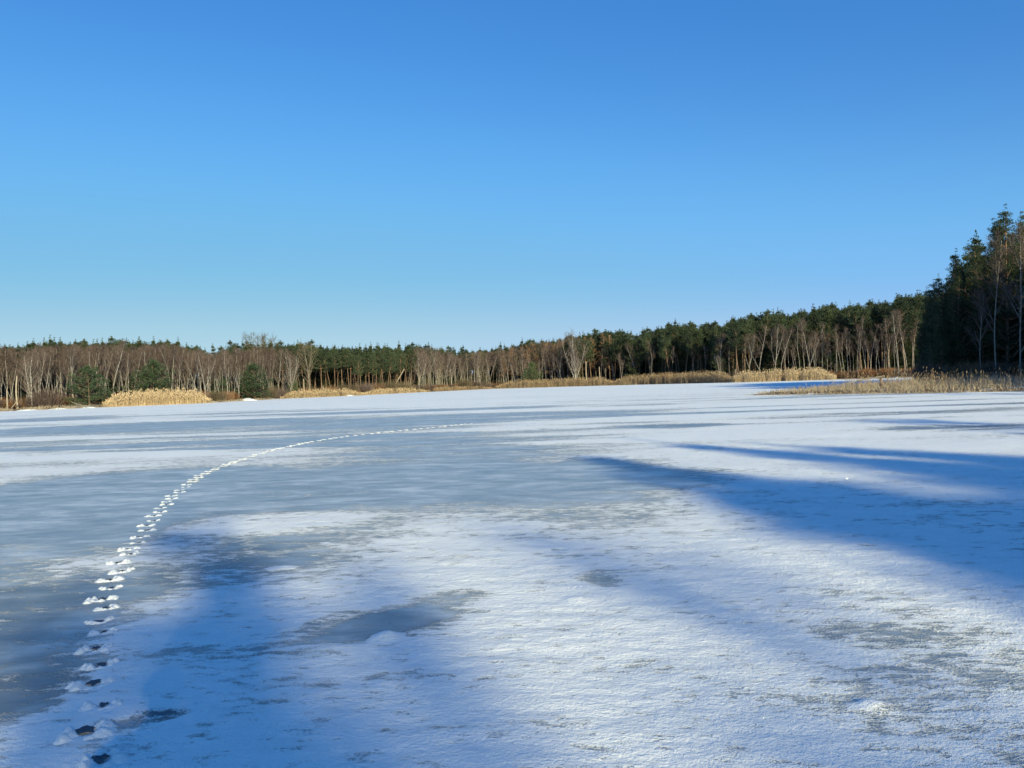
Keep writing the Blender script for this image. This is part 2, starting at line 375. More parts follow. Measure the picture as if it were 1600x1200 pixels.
xs = lines([(0, 4.5, 0.035, 0.035), (4.5, 12, 0.04, 0.12), (12, 40, 0.12, 0.5), (40, 120, 0.5, 2.5)])
xs = np.unique(np.r_[-xs, xs])
ys = lines([(1.2, 2.6, 0.2, 0.1), (2.6, 6.2, 0.028, 0.03), (6.2, 14, 0.03, 0.08), (14, 30, 0.08, 0.2), (30, 120, 0.2, 0.8), (120, 320, 0.9, 5)])
me = grid_mesh('frozen_lake', xs, ys, snow_z, M['snow'], keep=lambda x, y: np.abs(x) < 0.78*y+2.5, extra=dict(cover=cover, dark=dark))
frozen = obj('frozen_lake', me); tag(frozen, kind='structure')
xs = lines([(-130, 130, 2.5, 2.5)]); ys = lines([(-60, 320, 2.5, 2.5)])
me = grid_mesh('lake_ice', xs, ys, lambda x, y: np.full(x.shape, -0.06), M['snow'], extra=dict(cover=lambda x, y: 0.9+0*x))
tag(obj('lake_ice', me), kind='structure')
xs = lines([(-3000, -250, 250, 50), (-250, -130, 10, 3), (-130, 130, 1.6, 1.6), (130, 250, 3, 10), (250, 3000, 50, 250)])
ys = lines([(-3000, -250, 250, 50), (-250, -60, 10, 2), (-60, 330, 1.6, 1.6), (330, 500, 3, 10), (500, 4000, 50, 250)])
me = grid_mesh('forest_floor', xs, ys, land_z, M['land'])
tag(obj('forest_floor', me), kind='structure')

# footprints: small heaps of snow kicked up round a dark hollow -------------------
def print_mesh(seed, n, simple=False):
    r = np.random.default_rng(seed); R = 0.15
    t = np.linspace(-R, R, n); X, Y = np.meshgrid(t, t); x = X.ravel(); y = Y.ravel()
    ox, oy = r.random(2)*50
    hol = np.hypot(x/0.055, (y)/0.034)
    z = -0.02+0*x
    for sgn in (-1, 1):
        for q in range(6):
            cx, cy = r.normal(0.0, 0.024)-0.008, sgn*(0.042+r.random()*0.045); rr = 0.020+0.016*r.random()
            h = 0.006+0.011*r.random()
            z = np.maximum(z, -0.02+(h+0.02)*np.exp(-(((x-cx)/rr)**2+((y-cy)/rr)**2)))
    for q in range(3):
        cx, cy = -0.05-0.02*r.random(), r.normal(0, 0.03); rr = 0.03
        z = np.maximum(z, -0.02+(0.024+0.004*r.random())*np.exp(-(((x-cx)/rr)**2+((y-cy)/rr)**2)))
    z = z+0.022*(fbm(x*55+ox, y*55+oy, 3)-0.5)*(z > -0.012)
    z = z-0.02*(1-sstep(0.6, 1.3, hol))*(z > -0.005)
    i = np.arange(n*n).reshape(n, n); F4 = np.stack([i[:-1, :-1], i[:-1, 1:], i[1:, 1:], i[1:, :-1]], -1).reshape(-1, 4)
    q = z[F4].max(1) > -0.012; F4 = F4[q]; used = np.unique(F4); re = np.zeros(n*n, int); re[used] = np.arange(len(used))
    me = bpy.data.meshes.new('footprint'); me.from_pydata(np.stack([x, y, z+0.012], 1)[used].tolist(), [], re[F4].tolist())
    me.materials.append(M['snow']); me.polygons.foreach_set('use_smooth', [True]*len(F4))
    a = me.attributes.new('cover', 'FLOAT', 'POINT'); a.data.foreach_set('value', (1.35+0*x)[used].astype(np.float32))
    me.update(); return me
ms, ns, ps = mat('frost_crystal', 0.08, 1.0); ps.inputs['Base Color'].default_value = (.9, .92, .95, 1); ps.inputs['Metallic'].default_value = .6
nC = 5200; cy_ = 2.8+11*RNG.random(nC)**1.5; cx_ = (RNG.random(nC)*2-1)*(cy_*0.7+.3)
keep_ = cover(cx_, cy_) > 0.6; cx_, cy_ = cx_[keep_], cy_[keep_]; cz_ = snow_z(cx_, cy_)+0.008; Bc = MB(); nC = len(cx_)
c0 = np.stack([cx_, cy_, cz_], 1); d0 = RNG.normal(size=(nC, 3)); d0 /= np.linalg.norm(d0, axis=1)[:, None]
Bc.quads(c0-d0*.0025, c0+d0*.0025, .004)
tag(obj('frost_crystals', Bc.mesh('frost_crystals', [ms])), 'tiny glittering frost crystals lying on the snow', None, None, 'stuff')
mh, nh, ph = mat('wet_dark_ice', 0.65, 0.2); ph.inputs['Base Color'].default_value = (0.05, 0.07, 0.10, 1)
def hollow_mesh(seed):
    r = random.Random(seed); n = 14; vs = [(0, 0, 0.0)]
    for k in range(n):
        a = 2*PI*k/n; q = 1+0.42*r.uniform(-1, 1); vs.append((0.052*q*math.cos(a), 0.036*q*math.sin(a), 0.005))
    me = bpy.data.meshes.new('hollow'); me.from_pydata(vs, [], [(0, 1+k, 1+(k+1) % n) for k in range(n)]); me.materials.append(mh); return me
PM = [print_mesh(s, 34) for s in range(8)]; PMl = [print_mesh(s+20, 14) for s in range(5)]; HM = [hollow_mesh(s) for s in range(6)]
for i, (x, y, a) in enumerate(PR):
    far = y > 14
    z = float(snow_z(np.array([x]), np.array([y]))[0])
    z += 0.012 if not far else 0.017
    k = random.uniform(0.85, 1.15)*float(np.interp(y, [3, 6, 12, 30, 60], [1.1, 1.0, .85, .8, .65]))
    o = obj('footprint', random.choice(PMl if far else PM), frozen, (x, y, z-0.006), a+random.uniform(-.3, .3), (k, k, k*float(np.interp(y, [3, 6, 9, 14, 18], [1.2, 1.05, .75, .75, 1.05]))*random.uniform(.8, 1.15)))
    if not far: obj('hollow', random.choice(HM), o, (0.012, 0, 0.002), random.uniform(-.5, .5), random.uniform(.5, .85)*float(np.interp(y, [3, 8], [1.25, 1.0])))

# ------------------------------------------------------------------ tree generators (unit: metres, base at origin)
def path(p, d, L, n, up=0.0, wob=0.05, r=random):
    pts = [np.array(p, float)]; d = np.array(d, float); d /= np.linalg.norm(d)
    for i in range(n):
        d = d+np.array([r.gauss(0, wob), r.gauss(0, wob), up+r.gauss(0, wob*0.5)]); d /= np.linalg.norm(d)
        pts.append(pts[-1]+d*L/n)
    return pts
def at_path(pts, t):
    k = t*(len(pts)-1); i = min(int(k), len(pts)-2); return pts[i]+(pts[i+1]-pts[i])*(k-i)
TOP = {}
def bare_tree(seed, H=12, r0=0.11, start=0.35, nl=18, ang=0.6, llen=0.26, twigs=11, drop=0.0, forks=0, lean=0.0, wob=0.05, shape='birch', mats=('birch', 'limb', 'twig'), tw=0.022, tl=0.75):
    """returns (trunk mesh, crown mesh, joined mesh)"""
    r = random.Random(seed); T = MB(); C = MB()
    main = path((0, 0, -0.25), (lean+r.gauss(0, .03), r.gauss(0, .03), 1), H, 9, 0.10*abs(lean)+0.01, wob, r)
    T.tube(main, [r0*(1-0.9*(i/9))**0.9+0.008 for i in range(10)], 7)
    stems = [(main, r0, 0)]
    for f in range(forks):
        t0 = r.uniform(0.12, 0.5) if shape != 'multi' else r.uniform(0.02, 0.12)
        b = at_path(main, t0); a = r.uniform(0, 2*PI) if shape != 'multi' else 2*PI*f/forks+r.uniform(-.3, .3)
        sp = r.uniform(0.10, 0.30) if shape == 'multi' else r.uniform(0.22, 0.5)
        st = path(b, (math.cos(a)*sp, math.sin(a)*sp, 1), H*(1-t0)*r.uniform(.8, .98), 8, 0.05, wob, r)
        rr = r0*0.75*(1-t0*0.8); T.tube(st, [rr*(1-0.9*(i/8))**0.9+0.008 for i in range(9)], 6); stems.append((st, rr, t0*0.6))
    P0 = []; P1 = []
    for st, rr, ts in stems:
        nls = nl if st is main else max(6, int(nl*0.6))
        s0 = max(start-ts, 0.12)
        for k in range(nls):
            t = s0+(0.98-s0)*((k+r.random())/nls); b = at_path(st, t); az = r.uniform(0, 2*PI)
            q = (t-s0)/(1-s0)
            env = {'birch': math.sin(PI*(0.22+0.78*q)**0.8)*0.9+0.25, 'round': math.sin(PI*min(1, 0.18+0.8*q))+0.15, 'multi': 0.55+0.5*(1-q), 'cone': 1.15*(1-q)+0.12}[shape]
            L = H*llen*env*r.uniform(.75, 1.2)
            a = ang*r.uniform(0.75, 1.3)
            lp = path(b, (math.sin(a)*math.cos(az), math.sin(a)*math.sin(az), math.cos(a)), L, 5, 0.09-drop, 0.10, r)
            lr = max(0.012, rr*(1-t)*0.42+0.012); C.tube(lp, [lr*(1-0.75*i/5) for i in range(6)], 4, 0, False)
            for s2 in range(5):
                t2 = 0.25+0.75*(s2+r.random())/5; b2 = at_path(lp, t2); dd = lp[-1]-lp[0]; dd = dd/np.linalg.norm(dd)
                d2 = dd+np.array([r.gauss(0, .55), r.gauss(0, .55), r.gauss(0.1-drop, .35)])
                L2 = L*0.42*(1.15-t2*0.5); sp = path(b2, d2, L2, 3, 0.03-drop, 0.15, r)
                C.tube(sp, [0.012, 0.009, 0.006, 0.004], 3, 1, False)
                for q2 in range(twigs):
                    c = at_path(sp, r.random()); d3 = (sp[-1]-sp[0])/L2+np.array([r.gauss(0, .7), r.gauss(0, .7), r.gauss(0.15-2*drop, .5)])
                    d3 /= np.linalg.norm(d3)+1e-9
                    P0.append(c); P1.append(c+d3*tl*r.uniform(.5, 1.25)*H/12)
    C.slivers(P0, P1, tw, 1)
    J = MB()
    J.v = T.v+C.v; J.n = T.n+C.n; J.f = T.f+[[i+T.n for i in f] for f in C.f]; J.m = T.m+[k+1 for k in C.m]
    a, b, c = (M[x] for x in mats)
    kit = (T.mesh('trunk', [a], True), C.mesh('crown', [b, c]), J.mesh('tree', [a, b, c]), H); TOP[kit[0].name] = main[-1]; return kit
def needle_tree(seed, H=15, r0=0.16, start=0.5, whorls=11, per=5, llen=0.17, profile='pine', clump=26, fl=0.30, fw=0.12, mats=('pine', 'needle'), lean=0.0, up=0.06, cr=0.55, dead=6):
    r = random.Random(seed); g = np.random.default_rng(seed); T = MB(); C = MB()
    main = path((0, 0, -0.25), (lean+r.gauss(0, .02), r.gauss(0, .02), 1), H, 9, 0.01, 0.018 if profile != 'pine' else 0.035, r)
    T.tube(main, [r0*(1-0.88*(i/9))+0.008 for i in range(10)], 7)
    for k in range(dead):      # bare dead stubs under the crown
        t = r.uniform(0.2, start); b = at_path(main, t); az = r.uniform(0, 2*PI)
        C.tube(path(b, (math.cos(az), math.sin(az), r.uniform(-.2, .25)), r.uniform(.5, 1.4)*H/15, 2, 0.0, 0.1, r), [0.022, 0.015, 0.006], 3, 0, False)
    P0 = []; P1 = []
    def tuft(c, rad, n, d):
        q = g.normal(size=(n, 3)); q /= np.linalg.norm(q, axis=1)[:, None]; rr = rad*g.random(n)[:, None]**0.5
        p = c+q*rr*np.array([1, 1, 0.62]); dr = q*0.8+d*0.5+g.normal(size=(n, 3))*0.35+np.array([0, 0, 0.35])
        dr /= np.linalg.norm(dr, axis=1)[:, None]; P0.append(p); P1.append(p+dr*fl*g.uniform(.6, 1.3, n)[:, None])
    for w in range(whorls):
        q = (w+r.random()*0.7)/whorls; t = start+(0.985-start)*q
        for k in range(per if profile != 'pine' else r.randint(per-2, per+1)):
            az = r.uniform(0, 2*PI)
            if profile == 'pine': env = (math.sin(PI*(0.30+0.62*q))**0.8)*r.uniform(.4, 1.25)*(1 if q < .7 else 1-(q-.7)*1.6)
            elif profile == 'bush': env = (math.cos(PI/2*q)**0.9+0.06)*r.uniform(.55, 1.25)
            elif profile == 'layer': env = max(0.05, 1.02-q)**0.65*r.uniform(.6, 1.2)+0.03
            else: env = (1.02-q)*r.uniform(.75, 1.15)+0.04
            L = H*llen*env; el = {'pine': r.uniform(.05, .6)+0.5*q, 'bush': r.uniform(.05, .45)+.3*q, 'cone': r.uniform(-.22, .15)+0.4*q, 'layer': r.uniform(.0, .35)+.35*q}[profile]
            b = at_path(main, t); lp = path(b, (math.cos(az)*math.cos(el), math.sin(az)*math.cos(el), math.sin(el)), L, 4, up, 0.10, r)
            C.tube(lp, [max(.012, r0*(1-t)*0.5+.012)*(1-.7*i/4) for i in range(5)], 4, 0, False)
            nt_ = max(2, int(L/(0.55 if profile in ('pine', 'cone') else 0.36)))
            for s in range(nt_):
                tt = 0.30+0.70*(s+0.8)/nt_ if profile in ('pine',) else 0.12+0.88*(s+0.8)/nt_
                tt = min(tt, 1.0); c = at_path(lp, tt)
                sd = np.array([-math.sin(az), math.cos(az), 0])*r.gauss(0, 0.30*L*(1-tt*0.6)+.08)
                tuft(c+sd+np.array([0, 0, r.gauss(0.05, .1)]), cr*r.uniform(.6, 1.15)*(1 if profile != 'cone' else 0.75*(1.1-q*0.6)), clump, (lp[-1]-lp[0])/L)
    for k in range(4): tuft(main[-1]+np.array([0, 0, -.35+.32*k])*H/15, cr*(0.62-.14*k), clump//2, np.array([0, 0, 1.0]))
    P0 = np.concatenate(P0); P1 = np.concatenate(P1)
    C.quads(P0, P1, fw, 1)
    J = MB(); J.v = T.v+C.v; J.n = T.n+C.n; J.f = T.f+[[i+T.n for i in f] for f in C.f]; J.m = T.m+[k+(0 if k == 0 else 0) for k in C.m]
    a, b = (M[x] for x in mats)
    kit = (T.mesh('trunk', [a], True), C.mesh('crown', [a, b]), J.mesh('tree', [a, b]), H); TOP[kit[0].name] = main[-1]; return kit
def bush_mesh(seed, H=2.5, R=2.2, n=700, m='twig2', leaf=0):
    g = np.random.default_rng(seed); r = random.Random(seed); B = MB()
    for k in range(16):
        a = r.uniform(0, 2*PI); sp = r.uniform(.1, .9); B.tube(path((r.gauss(0, .2), r.gauss(0, .2), -.15), (math.cos(a)*sp, math.sin(a)*sp, 1), H*r.uniform(.5, .85), 3, -.03, .12, r), [.03, .02, .012, .005], 4)
    a = g.uniform(0, 2*PI, n); q = g.random(n)**0.6; x = np.cos(a)*q*R*0.55; y = np.sin(a)*q*R*0.55; z = g.random(n)*H*0.55
    d = np.stack([np.cos(a)*q*0.8+g.normal(size=n)*.25, np.sin(a)*q*0.8+g.normal(size=n)*.25, 0.9+g.normal(size=n)*.25], 1); d /= np.linalg.norm(d, axis=1)[:, None]
    P = np.stack([x, y, z], 1); B.slivers(P, P+d*H*g.uniform(.28, .52, n)[:, None], 0.03, 0)
    if leaf:
        P = np.stack([np.cos(a)*q*R*.8, np.sin(a)*q*R*.8, H*(0.2+0.75*g.random(n)*(1-q*.5))], 1)[:leaf]
        B.quads(P, P+g.normal(size=P.shape)*0.13, 0.14, 1)
    return B.mesh('bush', [M[m], M['leaf']])

birches = [bare_tree(100+i, H=12, r0=random.uniform(.062, .085), start=random.uniform(.34, .5), nl=15, ang=random.uniform(.42, .62), llen=random.uniform(.17, .23), forks=[0, 0, 1, 0, 1, 0, 2, 0][i], lean=[0, .02, 0, .07, -.04, 0, 0, -.06][i], twigs=11) for i in range(8)]
birch_thin = [bare_tree(140+i, H=12, r0=.05, start=.5, nl=11, ang=.42, llen=.15, forks=0, lean=[0, .07, .10, -.06][i], twigs=12) for i in range(4)]
birch_shaded = [bare_tree(180+i, H=12, r0=.06, start=.35, nl=18, ang=.5, llen=.22, forks=i, lean=.03, twigs=12, mats=('grey', 'grey', 'twig')) for i in range(2)]  # grey bark in place of white paints these birches as if shaded
birch_big = bare_tree(203, H=14, r0=.14, start=.15, nl=24, ang=.55, llen=.30, forks=6, shape='multi', twigs=8, mats=('birch', 'birch', 'twig'))
birch_low = [bare_tree(220+i, H=11, r0=.13, start=.18, nl=16, ang=.75, llen=.26, forks=1, twigs=9, mats=('birch', 'limb', 'twig')) for i in range(2)]
broad = [bare_tree(300+i, H=13, r0=.15, start=.25, nl=24, ang=.8, llen=.30, shape='round', forks=1, twigs=11, mats=('grey', 'grey', 'twig2')) for i in range(3)]
broad_r = [bare_tree(320+i, H=13, r0=.13, start=.3, nl=22, ang=.7, llen=.25, shape='round', forks=1, twigs=12, mats=('grey', 'grey', 'twig')) for i in range(2)]
larches = [bare_tree(340+i, H=14, r0=.13, start=.3, nl=40, ang=1.35, llen=.15, shape='cone', twigs=7, mats=('grey', 'larch', 'larch'), tl=.6) for i in range(2)]
pines = [needle_tree(400+i, H=15, start=random.uniform(.42, .6), whorls=10, llen=random.uniform(.15, .2)) for i in range(6)]
spruces = [needle_tree(430+i, H=15, start=.12, whorls=24, per=5, llen=.17, profile='cone', clump=16, mats=('pine', 'spruce'), up=.03, cr=.5) for i in range(2)]
young = [needle_tree(450+i, H=5.5, r0=.10, start=.05, whorls=11, per=7, llen=.44, profile='bush', clump=20, fl=.26, fw=.07, mats=('pine', 'needle2'), cr=.30, dead=0) for i in range(2)]
near_pines = [needle_tree(470+i, H=18, r0=.19, start=[.10, .25, .06][i], whorls=[26, 22, 28][i], per=6, llen=[.17, .16, .19][i], profile='layer', clump=34, fl=.20, fw=.055, mats=('pine', 'spruce'), up=.09, cr=.34, dead=4) for i in range(3)]
bushes = [bush_mesh(500, m='twig2'), bush_mesh(501, m='twig'), bush_mesh(502, m='scrub'), bush_mesh(503, m='scrub', leaf=350)]

def tree(name, kit, x, y, H, label, cat, group=None, rz=None, sx=1.0):
    T_, C_, J_, H0 = kit; k = H/H0
    t = empty(name, (x, y, float(land_z(np.array([x]), np.array([y]))[0])), random.uniform(0, 2*PI) if rz is None else rz, (k*sx, k*sx, k))
    obj('trunk', T_, t); obj('crown', C_, t)
    tag(t, label, cat, group); return t
def tree_at(name, kit, u, off, vtop, label, cat, group=None, d=None, **kw):
    d = (shoreD(u)+off) if d is None else d
    return tree(name, kit, PX(u, d), d, height_for(u, vtop, d)-float(land_z(np.array([PX(u, d)]), np.array([d]))[0]), label, cat, group, **kw)

SKY_U = [-80, 0, 60, 75, 100, 130, 180, 220, 260, 330, 350, 370, 410, 440, 470, 500, 560, 600, 650, 680, 720, 760, 800, 830, 870, 900, 940, 1000, 1040, 1060, 1100, 1150, 1200, 1250, 1300, 1350, 1400, 1440, 1500]
SKY_V = [540, 538, 538, 530, 535, 532, 533, 535, 531, 546, 545, 538, 536, 540, 538, 541, 545, 543, 541, 545, 548, 546, 541, 533, 529, 526, 519, 518, 512, 506, 510, 500, 492, 490, 479, 478, 470, 462, 455]
def skyV(u): return float(np.interp(u, SKY_U, SKY_V))

# ---- trees that can be pointed at one by one
FEATURE = [
    # name, kit, column, offset behind the shore, top row, label, category
    ('birch_tree', birch_low[0], 50, 4, 548, 'white birch with low thin branches standing right of the two broken stems', 'birch'),
    ('birch_tree', birch_low[1], 116, 4, 545, 'white birch with one long low side limb, just left of the dark small pine', 'birch'),
    ('birch_tree', birches[1], 174, 4, 530, 'white birch rising between the two small bushy pines', 'birch'),
    ('birch_tree', birches[3], 94, 7, 560, 'short slanting birch left of the birch with the low side limb', 'birch'),
    ('birch_tree', birches[2], 322, 3, 548, 'forked white birch at the right end of the left reed bed', 'birch'),
    ('birch_tree', birches[6], 373, 4, 562, 'white birch with a V-shaped fork left of the bluish small pine', 'birch'),
    ('birch_tree', birches[0], 355, 4, 546, 'slim white birch behind the brown bush right of the reed bed', 'birch'),
    ('birch_tree', birch_big, 455, 6, 550, 'many-stemmed white birch opening like a fan at the end of the birch wood', 'birch'),
    ('bare_tree', broad[0], 483, 8, 538, 'olive grey round-crowned bare tree in front of the first pines', 'bare tree'),
    ('bare_tree', broad[1], 398, 22, 524, 'tallest bare tree, pale crown above the birch wood', 'bare tree'),
    ('bare_tree', broad[2], 421, 22, 526, 'second tall bare tree, its pale crown right of the tallest one', 'bare tree'),
    ('bare_tree', broad_r[0], 655, 8, 545, 'olive bare tree at the right end of the central pines', 'bare tree'),
    ('bare_tree', broad_r[1], 675, 10, 545, 'brown bare tree beside the birches right of the central pines', 'bare tree'),
    ('birch_tree', birches[2], 767, 4, 552, 'bright forked birch left of the central reed bed', 'birch'),
    ('birch_tree', birches[5], 748, 5, 550, 'single straight white birch over the brown bush in the middle of the far shore', 'birch'),
    ('birch_tree', birch_big, 900, 4, 523, 'large spreading white tree with many limbs behind the central reeds', 'birch'),
    ('birch_tree', birches[4], 1186, 4, 508, 'tall bright birch with a high fork in front of the dark pines', 'birch'),
    ('birch_tree', birches[6], 1211, 5, 508, 'birch with a fan of pale limbs right of the tall forked birch', 'birch'),
    ('birch_tree', birches[1], 1219, 4, 512, 'straight birch touching the fan-limbed birch on its right', 'birch'),
    ('birch_tree', birches[2], 1268, 6, 498, 'birch with two long pale limbs high before the dark pines', 'birch'),
    ('birch_tree', birch_thin[0], 1019, 3, 532, 'lone white birch stem against the dark pines behind the middle reeds', 'birch'),
    ('bare_tree', birch_low[0], 1124, 2, 556, 'small bare tree with forked twigs behind the reeds under the dark pines', 'bare tree'),
]
for n_, kit, u, off, vt, lab, cat in FEATURE: tree_at(n_, kit, u, off, vt, lab, cat)
for u, off, vt, kit, lab, sx in [(140, 3, 571, young[0], 'dark green bushy small pine left of the reed bed', 1.2), (236, 5, 562, young[1], 'light green round small pine standing behind the left reed bed', 1.25), (397, 4, 568, young[0], 'bluish green small pine right of the V-forked birch', 1.1), (347, 9, 583, young[1], 'low green pine half hidden behind birch stems and brown bush', 0.9), (459, 6, 592, young[1], 'smallest green pine at the foot of the fan-shaped birch', 0.9), (832, 5, 566, young[0], 'dull green small pine behind the central reeds', 1.0)]:
    tree_at('small_pine', kit, u, off, vt, lab, 'pine', sx=sx)

# ---- rows of look-alike trees, stretch by stretch
ORD = 'first second third fourth fifth sixth seventh eighth ninth tenth eleventh twelfth thirteenth fourteenth fifteenth sixteenth seventeenth eighteenth nineteenth twentieth'.split()
LAND = [(28, 'the taller broken trunk'), (50, 'the birch by the broken trunks'), (116, 'the birch with a long low limb'), (140, 'the dark green small pine'), (236, 'the light green round pine'), (322, 'the forked birch at the reeds'), (397, 'the bluish small pine'), (455, 'the fan-shaped birch'), (483, 'the olive round-crowned tree'), (545, 'the brown shore bush'), (624, 'the leaning dead trunk'), (655, 'the olive bare tree'), (748, 'the straight white birch'), (832, 'the dull green small pine'), (900, 'the large white tree'), (1019, 'the lone white stem'), (1045, 'the bush above the reeds'), (1124, 'the small forked bare tree'), (1186, 'the tall bright birch'), (1268, 'the birch with two long limbs'), (1355, 'the orange-leaved bush'), (1440, 'the short dark pine')]
def row(u0, u1, step, offs, kits, name, lab, cat, group, dv=(0, 10), slim=1.0):
    u = u0; grp = []
    while u < u1:
        uu = u+random.uniform(-.4, .4)*step; off = random.uniform(*offs)
        grp.append((uu, tree_at(name, random.choice(kits), uu, off, skyV(uu)+random.uniform(*dv), lab, cat, group, sx=slim*random.uniform(.75, 1.1)))); u += step
    grp.sort(key=lambda q: q[0])
    for k, (uu, t) in enumerate(grp):
        lu, ph = min(LAND, key=lambda q: abs(q[0]-uu)); right = uu >= lu
        n_ = sum(1 for w, _ in grp if (lu <= w <= uu if right else uu <= w <= lu))
        t['label'] = '%s %s %s of %s' % (ORD[min(n_, 20)-1], lab, 'right' if right else 'left', ph)
row(-50, 340, 6.0, (5, 14), birches+birch_thin, 'birch_tree', 'slender bare birch', 'birch', 'birches on the left shore', (4, 26))
row(335, 478, 6.5, (5, 16), birches+birch_thin, 'birch_tree', 'thin reddish birch', 'birch', 'birches before the first pines', (6, 26))
row(655, 770, 5.0, (5, 14), birches+birch_thin, 'birch_tree', 'thin grey birch', 'birch', 'birches at the far end', (4, 20))
row(770, 880, 6.0, (4, 12), birches+birch_thin, 'birch_tree', 'slim pale birch', 'birch', 'birches left of the large white tree', (8, 34))
row(930, 1180, 24, (6, 12), birches+birch_thin, 'birch_tree', 'pale birch among pines', 'birch', 'birches among the dark pines', (10, 40))
row(1225, 1440, 5.2, (3, 12), birch_thin+birches[:4], 'birch_tree', 'thin leaning birch', 'birch', 'leaning birches on the right shore', (16, 60))
row(440, 655, 5.5, (8, 22), pines, 'pine_tree', 'bare-stemmed tall pine', 'pine', 'pines in the central stand', (0, 9), 1.05)
row(880, 1180, 5.5, (8, 22), pines+pines+spruces, 'pine_tree', 'dark pine behind the reeds', 'pine', 'pines behind the middle reeds', (0, 14), 1.05)
row(1180, 1450, 6.0, (12, 26), pines+pines+spruces, 'pine_tree', 'dark pine behind leaning birches', 'pine', 'pines behind the leaning birches', (0, 12), 1.1)
row(-40, 440, 13, (20, 40), pines+spruces, 'pine_tree', 'distant pine top over the birches', 'pine', 'pines over the left wood', (-2, 8), 1.0)
row(660, 880, 9, (18, 34), pines, 'pine_tree', 'distant pine behind grey birches', 'pine', 'pines over the far end birches', (-1, 8), 1.0)
row(790, 890, 8, (12, 22), larches, 'larch_tree', 'orange brown leafless larch', 'larch', 'larches at the far shore', (0, 8))
row(900, 960, 14, (14, 20), larches, 'larch_tree', 'orange brown larch among pines', 'larch', 'larches among the pines', (0, 6))

# ---- dense wood behind, one mass (geometry nodes scatter)
def scatter(name, kits, pts, label=None):
    src = bpy.data.collections.new(name+'_kinds')
    for i, kt in enumerate(kits):
        me = kt[2] if isinstance(kt, tuple) else kt
        o = bpy.data.objects.new('kind_%02d' % i, me); src.objects.link(o)
    me = bpy.data.meshes.new(name); me.from_pydata([(p[0], p[1], p[2]) for p in pts], [], [])
    a = me.attributes.new('rz', 'FLOAT', 'POINT'); a.data.foreach_set('value', [p[3] for p in pts])
    a = me.attributes.new('sc', 'FLOAT', 'POINT'); a.data.foreach_set('value', [p[4] for p in pts])
    a = me.attributes.new('ix', 'INT', 'POINT'); a.data.foreach_set('value', [p[5] for p in pts])
    ng = bpy.data.node_groups.new(name, 'GeometryNodeTree')
    ng.interface.new_socket('Geometry', in_out='INPUT', socket_type='NodeSocketGeometry'); ng.interface.new_socket('Geometry', in_out='OUTPUT', socket_type='NodeSocketGeometry')
    gi = ng.nodes.new('NodeGroupInput'); go = ng.nodes.new('NodeGroupOutput'); ip = ng.nodes.new('GeometryNodeInstanceOnPoints')
    ci = ng.nodes.new('GeometryNodeCollectionInfo'); ci.inputs['Collection'].default_value = src; ci.inputs['Separate Children'].default_value = True
    def na(nm, t):
        x = ng.nodes.new('GeometryNodeInputNamedAttribute'); x.data_type = t; x.inputs[0].default_value = nm; return [s for s in x.outputs if s.enabled][0]
    cx = ng.nodes.new('ShaderNodeCombineXYZ'); ng.links.new(na('rz', 'FLOAT'), cx.inputs[2])
    ng.links.new(gi.outputs[0], ip.inputs['Points']); ng.links.new(ci.outputs[0], ip.inputs['Instance']); ip.inputs['Pick Instance'].default_value = True
    ng.links.new(na('ix', 'INT'), ip.inputs['Instance Index']); ng.links.new(cx.outputs[0], ip.inputs['Rotation']); ng.links.new(na('sc', 'FLOAT'), ip.inputs['Scale'])
    ng.links.new(ip.outputs[0], go.inputs[0])
    o = obj(name, me); md = o.modifiers.new('scatter', 'NODES'); md.node_group = ng
    tag(o, label, None, None, 'stuff'); return o
def zland(P):
    P = np.array(P); return land_z(P[:, 0], P[:, 1])
def wood(name, kits, zones, label):
    L_ = []
    for (u0, u1, o0, o1, n, idx, dv) in zones:
        for k in range(n):
            u = random.uniform(u0, u1); d = shoreD(u)+random.uniform(o0, o1); H = height_for(u, skyV(u)+random.uniform(*dv), d)
            i = random.choice(idx); L_.append((PX(u, d), d, i, H))
    z = zland([(a, b) for a, b, _, _ in L_])
    return scatter(name, kits, [(a, b, float(zz), random.uniform(0, 6.28), (H-float(zz))/kits[i][3], i) for (a, b, i, H), zz in zip(L_, z)], label)
kitsW = birches[:4]+birch_thin[:2]+pines[:4]+broad_r+broad[:1]+spruces     # 0-3 birch 4,5 thin 6-9 pine 10,11 broad_r 12 broad
wood('distant_birch_wood', kitsW, [(-90, 450, 9, 32, 330, [0, 1, 2, 4, 5, 10, 11], (6, 20)), (640, 890, 12, 34, 190, [0, 1, 4, 5, 10, 11, 12], (4, 16))], 'dense brown bare wood filling the shore behind the front birches')
wood('distant_pine_wood', kitsW, [(-90, 460, 30, 60, 150, [6, 7, 8, 9], (0, 12)), (440, 660, 20, 60, 170, [6, 7, 8, 9, 13], (-2, 14)), (640, 900, 34, 60, 130, [6, 7, 8, 9], (0, 10)), (880, 1200, 20, 55, 240, [6, 7, 8, 9, 13], (-3, 20)), (1190, 1470, 22, 60, 260, [6, 7, 8, 9, 13], (-3, 20)), (-90, 470, 22, 60, 260, [13, 14], (30, 65)), (440, 670, 22, 60, 200, [13, 14], (22, 42)), (640, 900, 20, 60, 260, [13, 14], (20, 42)), (880, 1200, 18, 60, 330, [13, 14], (24, 62)), (1190, 1470, 18, 60, 300, [13, 14], (30, 80)), (-90, 1480, 22, 60, 210, [13, 14, 13, 8], (-7, 6))], 'dark mass of pines deep in the forest round the lake')

